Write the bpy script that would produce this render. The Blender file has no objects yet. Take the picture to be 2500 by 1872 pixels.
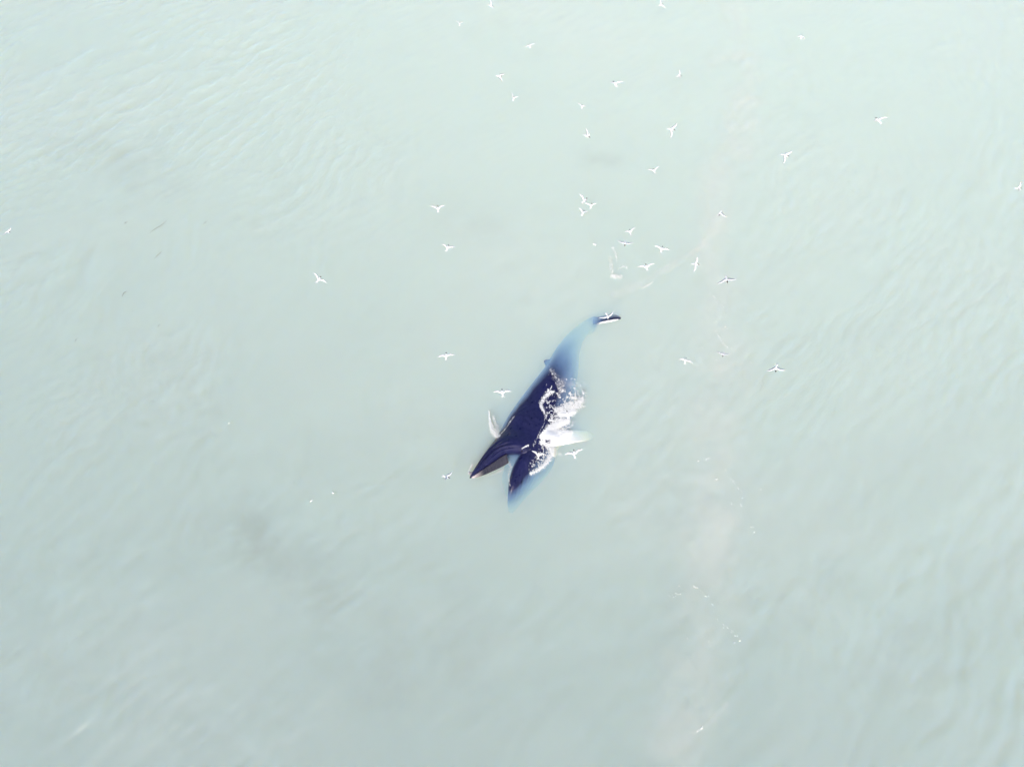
import bpy, bmesh, math, random
import numpy as np
from mathutils import Vector, Matrix

R = math.radians
scene = bpy.context.scene
COL = scene.collection
rng = np.random.default_rng(7)
random.seed(7)

# ------------------------------------------------------------------ camera
PITCH = R(28.0)                      # tilt away from straight down
CAM = Vector((0.0, -17.6, 33.1))
FPX = 1690.0                         # focal length in pixels of a 2500 px wide frame
cam_data = bpy.data.cameras.new("camera")
cam_data.sensor_width = 36.0
cam_data.lens = 36.0 * FPX / 2500.0
cam_data.clip_end = 6000.0
cam = bpy.data.objects.new("camera", cam_data)
cam.location = CAM
cam.rotation_euler = (PITCH, 0, 0)
COL.objects.link(cam)
scene.camera = cam

# ------------------------------------------------------------------ sky and sun (bright hazy daylight)
SUN_EL, SUN_ROT = R(44), R(195)
world = bpy.data.worlds.new("World")
scene.world = world
world.use_nodes = True
wn = world.node_tree
sky = wn.nodes.new("ShaderNodeTexSky")
sky.sky_type = 'NISHITA'
sky.sun_disc = False
sky.sun_elevation = SUN_EL
sky.sun_rotation = SUN_ROT
sky.air_density = 1.0
sky.dust_density = 5.0
sky.ozone_density = 1.0
wn.links.new(sky.outputs[0], wn.nodes["Background"].inputs[0])
world.cycles.sampling_method = 'MANUAL'
world.cycles.sample_map_resolution = 256
wn.nodes["Background"].inputs[1].default_value = 0.15
sun_data = bpy.data.lights.new("sun", 'SUN')
sun_data.energy = 1.4
sun_data.angle = R(12)
sun_data.color = (1.0, 0.965, 0.91)
sun = bpy.data.objects.new("sun", sun_data)
sv = Vector((math.sin(SUN_ROT) * math.cos(SUN_EL), math.cos(SUN_ROT) * math.cos(SUN_EL), math.sin(SUN_EL)))
sun.rotation_euler = sv.to_track_quat('Z', 'Y').to_euler()
sun.location = sv * 60
COL.objects.link(sun)

scene.view_settings.view_transform = 'Standard'
scene.view_settings.look = 'None'
scene.view_settings.gamma = 1.0
scene.view_settings.exposure = 0.44
scene.cycles.max_bounces = 9
scene.cycles.volume_bounces = 2
scene.cycles.transparent_max_bounces = 24
scene.cycles.use_denoising = True
scene.cycles.use_adaptive_sampling = True
scene.cycles.adaptive_threshold = 0.03
scene.cycles.sample_clamp_indirect = 10.0

# ------------------------------------------------------------------ helpers
ROT = Matrix.Rotation(PITCH, 3, 'X')


def ray(px, py):
    return (ROT @ Vector(((px - 1250.0) / FPX, -(py - 936.0) / FPX, -1.0))).normalized()


def at(px, py, z=0.0):
    """the point of the place at height z that the photograph shows at (px, py)"""
    d = ray(px, py)
    return CAM + d * ((z - CAM.z) / d.z)


def tag(o, label=None, category=None, group=None, kind=None):
    if label:
        o["label"] = label
    if category:
        o["category"] = category
    if group:
        o["group"] = group
    if kind:
        o["kind"] = kind
    return o


def mesh_obj(name, verts, faces, mat, parent=None, smooth=True):
    me = bpy.data.meshes.new(name)
    me.from_pydata([tuple(v) for v in verts], [], faces)
    me.validate()
    if smooth:
        me.shade_smooth()
    for m in (mat if isinstance(mat, (list, tuple)) else [mat]):
        me.materials.append(m)
    o = bpy.data.objects.new(name, me)
    COL.objects.link(o)
    if parent:
        o.parent = parent
    return o


def new_mat(name):
    m = bpy.data.materials.new(name)
    m.use_nodes = True
    return m, m.node_tree.nodes, m.node_tree.links


# numpy value noise -------------------------------------------------
def _hash(ix, iy, seed):
    h = (ix.astype(np.int64) * 374761393 + iy.astype(np.int64) * 668265263 + seed * 974634541) & 0xffffffff
    h = ((h ^ (h >> 13)) * 1274126177) & 0xffffffff
    return ((h ^ (h >> 16)) & 0xffff) / 65535.0


def vnoise(x, y, seed=0):
    ix, iy = np.floor(x), np.floor(y)
    fx, fy = x - ix, y - iy
    fx, fy = fx * fx * fx * (fx * (fx * 6 - 15) + 10), fy * fy * fy * (fy * (fy * 6 - 15) + 10)
    a, b = _hash(ix, iy, seed), _hash(ix + 1, iy, seed)
    c, d = _hash(ix, iy + 1, seed), _hash(ix + 1, iy + 1, seed)
    return (a + (b - a) * fx) * (1 - fy) + (c + (d - c) * fx) * fy


def fbm(x, y, seed=0, octaves=4):
    s, a, t = 0.0, 0.5, 0.0
    for k in range(octaves):
        s = s + a * vnoise(x * 2 ** k + 17.3 * k, y * 2 ** k - 9.1 * k, seed + k)
        t += a
        a *= 0.5
    return s / t


def ridged(x, y, seed=0, octaves=3):
    s, a, t = 0.0, 0.5, 0.0
    for k in range(octaves):
        n = 1 - np.abs(2 * vnoise(x * 2 ** k + 3.7 * k, y * 2 ** k + 5.9 * k, seed + k) - 1)
        s = s + a * n
        t += a
        a *= 0.55
    return s / t


# ------------------------------------------------------------------ water
def water_material():
    m, n, l = new_mat("turbid_sea_water")
    n.clear()
    out = n.new("ShaderNodeOutputMaterial")
    fres = n.new("ShaderNodeFresnel"); fres.inputs["IOR"].default_value = 1.36
    gl = n.new("ShaderNodeBsdfGlossy"); gl.inputs["Roughness"].default_value = 0.07; gl.inputs["Color"].default_value = (1, 1, 1, 1)
    tr = n.new("ShaderNodeBsdfTransparent")
    mix = n.new("ShaderNodeMixShader")
    # the surface mirrors the sky from above; light leaving the water is let through
    geo = n.new("ShaderNodeNewGeometry")
    fro = n.new("ShaderNodeMath"); fro.operation = 'SUBTRACT'; fro.inputs[0].default_value = 1.0
    l.new(geo.outputs["Backfacing"], fro.inputs[1])
    fac = n.new("ShaderNodeMath"); fac.operation = 'MULTIPLY'
    l.new(fres.outputs[0], fac.inputs[0]); l.new(fro.outputs[0], fac.inputs[1])
    l.new(fac.outputs[0], mix.inputs[0]); l.new(tr.outputs[0], mix.inputs[1]); l.new(gl.outputs[0], mix.inputs[2])
    # thin scum and bubble film drifting on the surface
    film = n.new("ShaderNodeAttribute"); film.attribute_name = "film"
    df = n.new("ShaderNodeBsdfDiffuse"); df.inputs["Color"].default_value = (0.95, 0.945, 0.935, 1)
    mf = n.new("ShaderNodeMixShader")
    l.new(film.outputs["Fac"], mf.inputs[0]); l.new(mix.outputs[0], mf.inputs[1]); l.new(df.outputs[0], mf.inputs[2])
    silt = n.new("ShaderNodeAttribute"); silt.attribute_name = "silt"
    ds_ = n.new("ShaderNodeBsdfDiffuse"); ds_.inputs["Color"].default_value = (0.94, 0.915, 0.875, 1)
    ms = n.new("ShaderNodeMixShader")
    l.new(silt.outputs["Fac"], ms.inputs[0]); l.new(mf.outputs[0], ms.inputs[1]); l.new(ds_.outputs[0], ms.inputs[2])
    smudge = n.new("ShaderNodeAttribute"); smudge.attribute_name = "smudge"  # soft blue-grey dark patches mixed into the surface colour
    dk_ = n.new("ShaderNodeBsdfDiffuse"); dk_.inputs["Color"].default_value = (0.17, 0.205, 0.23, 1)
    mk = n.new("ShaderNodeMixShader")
    l.new(smudge.outputs["Fac"], mk.inputs[0]); l.new(ms.outputs[0], mk.inputs[1]); l.new(dk_.outputs[0], mk.inputs[2])
    l.new(mk.outputs[0], out.inputs["Surface"])
    # silt in suspension: blue light scatters most, red and blue are absorbed a little
    SIG_S = (0.46, 0.90, 1.85)
    SIG_A = (0.088, 0.007, 0.106)
    ds = max(SIG_S)
    vs = n.new("ShaderNodeVolumeScatter"); vs.inputs["Color"].default_value = tuple(s / ds for s in SIG_S) + (1,); vs.inputs["Density"].default_value = ds; vs.inputs["Anisotropy"].default_value = -0.30
    da = 0.5
    va = n.new("ShaderNodeVolumeAbsorption"); va.inputs["Color"].default_value = tuple(1 - s / da for s in SIG_A) + (1,); va.inputs["Density"].default_value = da
    add = n.new("ShaderNodeAddShader")
    l.new(vs.outputs[0], add.inputs[0]); l.new(va.outputs[0], add.inputs[1])
    l.new(add.outputs[0], out.inputs["Volume"])
    m.cycles.homogeneous_volume = True
    return m


def swell(x, y):
    """height of the low chop and ripples at a point of the sea"""
    z = 0.0
    right = np.clip((x - 7) / 9, 0, 1) * np.clip((6 - y) / 12, 0, 1)
    upleft = np.clip((-x - 4) / 14, 0, 1) * np.clip((y + 6) / 14, 0, 1)
    for ang, wl, amp, ph, wp, zone in ((-38, 4.6, 0.008, 0.3, 1.8, 0), (-62, 7.5, 0.012, 1.1, 1.4, 0), (-35, 1.25, 0.0044, 2.0, 2.3, 1), (-34, 0.95, 0.0042, 4.4, 2.4, 0),
                                       (-55, 0.85, 0.0040, 0.9, 2.2, 2), (-47, 0.60, 0.0028, 0.7, 2.8, 0), (-8, 0.75, 0.0026, 3.3, 2.6, 0), (-66, 1.7, 0.0050, 5.1, 2.2, 2)):
        kx, ky = math.cos(R(ang)) * 2 * math.pi / wl, math.sin(R(ang)) * 2 * math.pi / wl
        warp = wp * (fbm(x / (1.4 + 2.0 * wl), y / (1.4 + 2.0 * wl), int(wl * 10), 3) - 0.5) * 2 * math.pi
        g = np.clip((fbm(x / 6.5 + ang, y / 6.5, int(wl * 31), 4) - 0.44) * 5, 0.02, 1)
        if zone == 1:
            g = np.maximum(0.5 * g, right * np.clip((fbm(x / 5.0, y / 5.0, 71, 3) - 0.30) * 4, 0.15, 1.1))
        if zone == 2:
            g = g * (0.25 + 1.0 * upleft)
        z = z + amp * (2.6 if wl < 3 else 1.8) * g * np.sin(kx * x + ky * y + ph + warp)
    # loose capillary texture
    u, v = x * 0.72 + y * 0.69, -x * 0.69 + y * 0.72
    z = z + 0.075 * (fbm(u / 1.5, v / 0.55, 77, 3) - 0.5) * np.clip((fbm(x / 6.0, y / 6.0, 99, 3) - 0.40) * 6, 0.28, 1)
    # faint rings running out from the lunging whale
    c = at(1290, 1050)
    r = np.hypot(x - c.x, y - c.y)
    wob = 3.0 * (fbm(x / 5, y / 5, 301, 3) - 0.5)
    ring = np.clip((r - 8) / 5, 0, 1) * np.clip((26 - r) / 8, 0, 1) * np.clip((fbm(x / 4.0, y / 4.0, 303, 3) - 0.45) * 5, 0, 1)
    zone = 0.70 + 0.5 * np.clip((-x - 5) / 10, 0, 1) * np.clip((y + 18) / 12, 0.45, 1) + 0.25 * right + 0.3 * np.clip((x - 6) / 8, 0, 1)
    wx = [(at(px, py).x, at(px, py).y) for px, py in ((1480, 778), (1400, 830), (1330, 930), (1270, 1040), (1160, 1155))]
    d = np.full(x.shape, 1e9)
    for (ax, ay), (bx_, by) in zip(wx[:-1], wx[1:]):
        t = np.clip(((x - ax) * (bx_ - ax) + (y - ay) * (by - ay)) / ((bx_ - ax) ** 2 + (by - ay) ** 2), 0, 1)
        d = np.minimum(d, np.hypot(x - ax - t * (bx_ - ax), y - ay - t * (by - ay)))
    near = np.clip((d - 0.9) / 0.6, 0, 1) * np.clip((5.5 - d) / 3.5, 0, 1) * np.clip((fbm(x / 2.2, y / 2.2, 311, 3) - 0.40) * 5, 0, 1)
    z = z + 0.0035 * near * np.sin(2 * math.pi * (d + 0.35 * wob) / 0.62) + 0.05 * near * (fbm(x / 0.7, y / 0.7, 313, 3) - 0.5)
    return 2.1 * z * zone + 0.009 * ring * np.sin(2 * math.pi * (r + wob) / 0.95)


def seg_dist(X, Y, line):
    best = np.full(X.shape, 1e9)
    pts = [(at(px, py), w / 45.0) for px, py, w in line]
    for (p, wp), (q, wq) in zip(pts[:-1], pts[1:]):
        d = np.array([q.x - p.x, q.y - p.y])
        t = np.clip(((X - p.x) * d[0] + (Y - p.y) * d[1]) / (d @ d), 0, 1)
        best = np.minimum(best, np.hypot(X - p.x - t * d[0], Y - p.y - t * d[1]) / (wp + t * (wq - wp)))
    return best


def silt_amount(X, Y):
    """pale beige silt and scum that drifts on the surface in a long band"""
    wob = 1.5 * (fbm(X / 2.2, Y / 2.2, 211, 4) - 0.5)
    grain = 0.35 + 1.3 * np.clip(fbm(X / 1.3, Y / 1.3, 223, 5) - 0.12, 0, 1)
    f = 0.0
    for line, amt in (([(1790, 20, 30), (1835, 190, 45), (1800, 330, 50), (1745, 450, 50), (1735, 620, 60), (1765, 830, 80), (1765, 1080, 70), (1740, 1330, 55), (1720, 1560, 55), (1670, 1800, 60)], 0.17),
                      ([(1755, 540, 20), (1712, 602, 14), (1640, 648, 11), (1570, 690, 11), (1500, 720, 12)], 0.15),
                      ([(1735, 150, 30), (1800, 130, 30)], 0.10), ([(1690, 1790, 5), (1725, 1770, 5), (1775, 1720, 6)], 0.10), ([(1440, 60, 150), (1300, 40, 120)], 0.05)):
        d = seg_dist(X, Y, line) + wob
        f = f + amt * np.exp(-np.clip(d, 0, 9) ** 2 * 1.1) * grain
    return np.clip(0.7 * f, 0, 0.4)


def smudge_amount(X, Y):
    """strength of the soft dark smudges mixed into the surface colour"""
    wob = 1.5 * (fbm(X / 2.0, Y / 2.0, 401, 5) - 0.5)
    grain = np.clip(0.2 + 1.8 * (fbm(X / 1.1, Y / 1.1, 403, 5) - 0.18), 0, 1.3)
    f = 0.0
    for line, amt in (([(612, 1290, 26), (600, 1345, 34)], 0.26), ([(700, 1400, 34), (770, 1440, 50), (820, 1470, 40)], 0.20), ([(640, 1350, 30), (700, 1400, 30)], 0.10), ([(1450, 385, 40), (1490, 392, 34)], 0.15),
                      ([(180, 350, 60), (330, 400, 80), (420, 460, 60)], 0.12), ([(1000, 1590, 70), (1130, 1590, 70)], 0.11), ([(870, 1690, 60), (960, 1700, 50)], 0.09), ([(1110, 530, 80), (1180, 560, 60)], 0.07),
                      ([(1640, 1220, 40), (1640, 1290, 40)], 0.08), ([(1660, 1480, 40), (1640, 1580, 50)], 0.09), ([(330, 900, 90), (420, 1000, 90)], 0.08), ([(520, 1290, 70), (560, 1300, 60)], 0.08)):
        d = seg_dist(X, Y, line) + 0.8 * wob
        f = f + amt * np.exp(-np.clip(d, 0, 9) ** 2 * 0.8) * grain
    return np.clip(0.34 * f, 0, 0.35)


def film_amount(X, Y):
    f = 0.035 + 0.10 * np.clip(fbm(X / 7.0, Y / 7.0, 201, 5) - 0.36, 0, 1)
    wob = 1.3 * (fbm(X / 2.2, Y / 2.2, 211, 4) - 0.5)
    # the whale has swept the film away around itself
    f = f * (1 - 0.92 * np.exp(-np.clip(seg_dist(X, Y, [(1480, 778, 22), (1400, 830, 45), (1340, 930, 70), (1280, 1050, 80), (1270, 1190, 55)]), 0, 9) ** 2))
    # bubbles churned into the surface beside the whale
    lacy = np.clip((ridged(X * 1.9 + 0.7 * vnoise(X * 3, Y * 3, 5), Y * 1.9, 231, 3) - 0.60) * 3.2, 0, 1)
    for line, amt, k in (([(1345, 962, 16), (1385, 955, 26), (1408, 975, 22)], 0.34, 0.9), ([(1340, 990, 12), (1352, 1020, 14)], 0.22, 0.8), ([(1368, 1004, 9), (1392, 1000, 12), (1412, 988, 9)], 0.6, 0.4),
                         ([(1335, 1055, 8), (1362, 1038, 9), (1385, 1030, 6)], 0.75, 0.25), ([(1335, 1066, 8), (1370, 1055, 7)], 0.75, 0.1), ([(1338, 1090, 7), (1346, 1112, 7), (1325, 1138, 6), (1300, 1155, 4)], 0.45, 0.5),
                         ([(1196, 1030, 3), (1206, 1056, 5)], 0.06, 0.6), ([(1493, 673, 5), (1514, 676, 5)], 0.30, 0.6), ([(1490, 628, 5), (1493, 660, 5)], 0.22, 0.7), ([(1498, 608, 4), (1507, 634, 4)], 0.15, 0.7), ([(1572, 701, 3), (1593, 689, 3)], 0.15, 0.5),
                         ([(1358, 912, 6), (1372, 930, 8)], 0.05, 0.9)):
        d = seg_dist(X, Y, line) + 0.6 * wob
        f = f + amt * np.exp(-np.clip(d, 0, 9) ** 2 * 1.1) * (1 - k + k * lacy)
    return np.clip(f, 0, 0.85)


def build_water(mat):
    x0, x1, y0, y1, step = -46.0, 46.0, -23.0, 41.0, 0.11
    nx, ny = int((x1 - x0) / step) + 1, int((y1 - y0) / step) + 1
    X, Y = np.meshgrid(np.linspace(x0, x1, nx), np.linspace(y0, y1, ny))
    edge = np.minimum.reduce([X - x0, x1 - X, Y - y0, y1 - Y])
    Z = swell(X, Y) * np.clip(edge / 6.0, 0, 1)
    v = np.stack([X.ravel(), Y.ravel(), Z.ravel()], 1)
    idx = np.arange(nx * ny).reshape(ny, nx)
    q = np.stack([idx[:-1, :-1], idx[:-1, 1:], idx[1:, 1:], idx[1:, :-1]], -1).reshape(-1, 4)
    F, D = 2500.0, -9.0
    base = nx * ny
    ring = [(-F, -F, 0), (F, -F, 0), (F, F, 0), (-F, F, 0), (-F, -F, D), (F, -F, D), (F, F, D), (-F, F, D)]
    v = np.concatenate([v, np.array(ring, float)])
    a, b, c, d, e, f, g, h = range(base, base + 8)
    bot, top = [int(k) for k in idx[0, :]], [int(k) for k in idx[-1, :]]
    lef, rig = [int(k) for k in idx[:, 0]], [int(k) for k in idx[:, -1]]
    polys = [[a, b] + bot[::-1], [b, c] + rig[::-1], [c, d] + top, [d, a] + lef]
    polys += [(a, e, f, b), (b, f, g, c), (c, g, h, d), (d, h, e, a), (e, h, g, f)]
    loops = np.concatenate([q.ravel()] + [np.array(p) for p in polys]).astype(np.int32)
    tot = np.concatenate([np.full(len(q), 4), [len(p) for p in polys]])
    start = np.concatenate([[0], np.cumsum(tot)[:-1]]).astype(np.int32)
    me = bpy.data.meshes.new("sea_water")
    me.vertices.add(len(v)); me.vertices.foreach_set("co", v.ravel().astype(np.float32))
    me.loops.add(len(loops)); me.loops.foreach_set("vertex_index", loops)
    me.polygons.add(len(tot)); me.polygons.foreach_set("loop_start", start)
    me.update(calc_edges=True)
    me.shade_smooth()
    fa_ = me.attributes.new("film", 'FLOAT', 'POINT')
    fa_.data.foreach_set("value", np.concatenate([film_amount(X, Y).ravel(), np.full(8, 0.03)]).astype(np.float32))
    sa_ = me.attributes.new("silt", 'FLOAT', 'POINT')
    sa_.data.foreach_set("value", np.concatenate([silt_amount(X, Y).ravel(), np.zeros(8)]).astype(np.float32))
    ma_ = me.attributes.new("smudge", 'FLOAT', 'POINT')
    ma_.data.foreach_set("value", np.concatenate([smudge_amount(X, Y).ravel(), np.zeros(8)]).astype(np.float32))
    me.materials.append(mat)
    o = bpy.data.objects.new("sea_water", me)
    COL.objects.link(o)
    tag(o, kind="structure", label="pale green milky sea water with low ripples")
    return o


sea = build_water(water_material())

sm, sn, sl = new_mat("silt")
sn["Principled BSDF"].inputs["Base Color"].default_value = (0.30, 0.29, 0.24, 1)
sn["Principled BSDF"].inputs["Roughness"].default_value = 1.0
st = sn.new("ShaderNodeTexNoise"); st.inputs["Scale"].default_value = 0.4
scr = sn.new("ShaderNodeMix"); scr.data_type = 'RGBA'; scr.inputs[6].default_value = (0.24, 0.23, 0.19, 1); scr.inputs[7].default_value = (0.34, 0.33, 0.28, 1)
sl.new(st.outputs[0], scr.inputs[0]); sl.new(scr.outputs[2], sn["Principled BSDF"].inputs["Base Color"])
bed = mesh_obj("seabed", [(-2600, -2600, -9.5), (2600, -2600, -9.5), (2600, 2600, -9.5), (-2600, 2600, -9.5)], [(0, 1, 2, 3)], sm)
tag(bed, kind="structure", label="silty sea floor under the milky water")


# ------------------------------------------------------------------ whale
def catmull(pts, n):
    """resample a list of equal-length tuples along a Catmull-Rom spline"""
    P = np.array(pts, float)
    P = np.concatenate([2 * P[:1] - P[1:2], P, 2 * P[-1:] - P[-2:-1]])
    seg = len(pts) - 1
    out = []
    for t in np.linspace(0, seg, n):
        i = min(int(t), seg - 1)
        u = t - i
        p0, p1, p2, p3 = P[i], P[i + 1], P[i + 2], P[i + 3]
        out.append(0.5 * (2 * p1 + (p2 - p0) * u + (2 * p0 - 5 * p1 + 4 * p2 - p3) * u * u + (3 * p1 - p0 - 3 * p2 + p3) * u ** 3))
    return np.array(out)


def loft(stations, rings=70, seg=64, power=2.0, relief=None):
    """stations: (dorsal px, py, z, ventral px, py, z, half thickness) -> closed tube"""
    S = catmull(stations, rings)
    verts, faces = [], []
    for i, s in enumerate(S):
        Dp, Vp = at(s[0], s[1], s[2]), at(s[3], s[4], s[5])
        c = (Dp + Vp) / 2
        ax = (Vp - Dp) / 2
        up = Vector((0, 0, 1))
        up = (up - ax * (up.dot(ax) / max(ax.length_squared, 1e-9))).normalized()
        h = max(s[6], 0.01)
        for k in range(seg):
            t = 2 * math.pi * k / seg
            ct, sn_ = math.cos(t), math.sin(t)
            u = math.copysign(abs(ct) ** (2 / power), ct)
            w = math.copysign(abs(sn_) ** (2 / power), sn_)
            hh = h
            if relief:
                hh = h + relief(i / (rings - 1), u) * (1 if w > 0 else 0)
            verts.append(c + ax * u + up * (hh * w))
    for i in range(rings - 1):
        for k in range(seg):
            a, b = i * seg + k, i * seg + (k + 1) % seg
            faces.append((a, b, b + seg, a + seg))
    n = len(verts)
    c0 = sum(verts[:seg], Vector()) / seg
    c1 = sum(verts[n - seg:], Vector()) / seg
    verts += [c0, c1]
    for k in range(seg):
        faces.append((n, (k + 1) % seg, k))
        faces.append((n + 1, n - seg + k, n - seg + (k + 1) % seg))
    return verts, faces


def smoothstep(a, b, x):
    t = min(max((x - a) / (b - a), 0), 1)
    return t * t * (3 - 2 * t)


def head_relief(t, u):
    # three long ridges on the rostrum with deep furrows between them
    g = smoothstep(0.60, 0.76, t)
    r = 0
    for c in (-0.80, -0.44, -0.02):
        r += 0.07 * math.exp(-((u - c) / 0.09) ** 2)
    for c in (-0.63, -0.24, 0.24):
        r -= 0.10 * math.exp(-((u - c) / 0.075) ** 2)
    # soft fold curving back from the lip above the eye
    r2 = -0.05 * math.exp(-((u - 0.52 - 0.8 * (0.66 - t)) / 0.06) ** 2) * smoothstep(0.52, 0.58, t) * (1 - smoothstep(0.66, 0.72, t))
    return g * r * (1 - 0.75 * smoothstep(0.88, 1, t)) + r2


def throat_relief(t, u):
    # pleats of the throat pouch
    g = smoothstep(0.02, 0.2, t) * (1 - smoothstep(0.82, 0.98, t))
    w = 5.5 * (u + 1) + 0.9 * math.sin(4.2 * t + 0.6) + 0.35 * math.sin(9 * u + 3 * t)
    return g * (0.046 + 0.024 * math.sin(7 * u + 6 * t)) * (1 - 2 * abs(math.sin(math.pi * w)) ** 0.7)


trunk = [
    (1462, 774, -0.12, 1466, 791, -0.22, 0.10),
    (1447, 774, -0.60, 1455, 795, -0.62, 0.16),
    (1424, 785, -1.12, 1441, 808, -1.30, 0.22),
    (1391, 811, -1.00, 1422, 834, -1.45, 0.36),
    (1361, 846, -0.72, 1412, 868, -1.35, 0.52),
    (1336, 888, -0.50, 1408, 912, -1.30, 0.70),
    (1303, 931, -0.66, 1402, 964, -1.12, 0.90),
    (1267, 978, -0.66, 1394, 1020, -1.22, 1.05),
    (1240, 1017, -0.58, 1382, 1064, -1.18, 1.10),
    (1223, 1048, -0.46, 1358, 1100, -1.10, 1.02),
    (1212, 1068, -0.15, 1312, 1120, -0.70, 0.90),
    (1198, 1087, -0.02, 1270, 1112, -0.20, 0.66),
    (1184, 1107, 0.06, 1238, 1110, 0.08, 0.50),
    (1168, 1130, 0.15, 1208, 1128, 0.18, 0.38),
    (1154, 1152, 0.25, 1178, 1147, 0.25, 0.26),
    (1147, 1164, 0.33, 1158, 1161, 0.33, 0.15),
    (1146, 1168, 0.36, 1150, 1166, 0.36, 0.06),
]
jaw = [
    (1284, 1060, -0.30, 1358, 1062, -1.00, 0.80),
    (1272, 1092, -0.20, 1357, 1090, -1.15, 0.84),
    (1264, 1116, -0.12, 1352, 1122, -1.35, 0.80),
    (1254, 1143, 0.00, 1338, 1154, -1.60, 0.70),
    (1249, 1170, 0.06, 1312, 1184, -1.75, 0.58),
    (1247, 1196, -0.02, 1286, 1210, -1.75, 0.44),
    (1245, 1222, -0.48, 1266, 1233, -1.75, 0.30),
    (1243, 1246, -1.35, 1251, 1252, -1.85, 0.10),
]
mouth = [   # gape and tongue, just under water
    (1234, 1088, -0.44, 1290, 1088, -0.44, 0.34),
    (1234, 1112, -0.54, 1280, 1116, -0.50, 0.36),
    (1232, 1142, -1.25, 1268, 1148, -1.0, 0.34),
    (1226, 1175, -1.75, 1262, 1180, -1.5, 0.32),
    (1236, 1210, -2.2, 1260, 1215, -1.9, 0.25),
]
flipper = [
    (1318, 1046, -0.08, 1322, 1092, -0.10, 0.20),
    (1345, 1049, -0.04, 1350, 1090, 0.04, 0.15),
    (1378, 1049, -0.22, 1381, 1085, 0.01, 0.11),
    (1406, 1050, -0.48, 1408, 1080, -0.10, 0.08),
    (1434, 1053, -1.00, 1436, 1076, -0.55, 0.06),
    (1448, 1060, -1.60, 1449, 1071, -1.35, 0.03),
]
dorsal_fin = [
    (1334, 900, -0.62, 1354, 874, -0.75, 0.11),
    (1331, 893, -0.42, 1346, 876, -0.50, 0.08),
    (1328, 886, -0.24, 1338, 877, -0.30, 0.06),
    (1327, 881, -0.14, 1331, 878, -0.16, 0.035),
]
fluke_lobe = [   # the raised lobe: thin blade just breaking the surface
    (1446, 777, -0.55, 1447, 793, -0.42, 0.10),
    (1462, 774, -0.50, 1463, 790, -0.12, 0.11),
    (1478, 771, -0.46, 1479, 787, -0.02, 0.12),
    (1494, 769, -0.40, 1495, 784, 0.02, 0.11),
    (1506, 770, -0.28, 1507, 781, 0.01, 0.08),
    (1516, 775, -0.10, 1517, 778, -0.02, 0.03),
]
fluke_lobe_low = [
    (1452, 780, -0.35, 1462, 798, -0.40, 0.12),
    (1440, 790, -1.1, 1452, 812, -1.2, 0.10),
    (1428, 804, -1.8, 1438, 820, -1.9, 0.06),
    (1420, 814, -2.3, 1424, 820, -2.3, 0.02),
]

wv, wf = [], []
for st_, kw in ((trunk, dict(rings=110, seg=96, power=2.15, relief=head_relief)),
                (jaw, dict(rings=60, seg=160, power=2.1, relief=throat_relief)),
                (mouth, dict(rings=20, seg=40)),
                (flipper, dict(rings=40, seg=40)),
                (dorsal_fin, dict(rings=12, seg=24)),
                (fluke_lobe, dict(rings=30, seg=36)),
                (fluke_lobe_low, dict(rings=20, seg=30))):
    v_, f_ = loft(st_, **kw)
    o_ = len(wv)
    wv += v_
    wf += [tuple(i + o_ for i in f) for f in f_]


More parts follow.
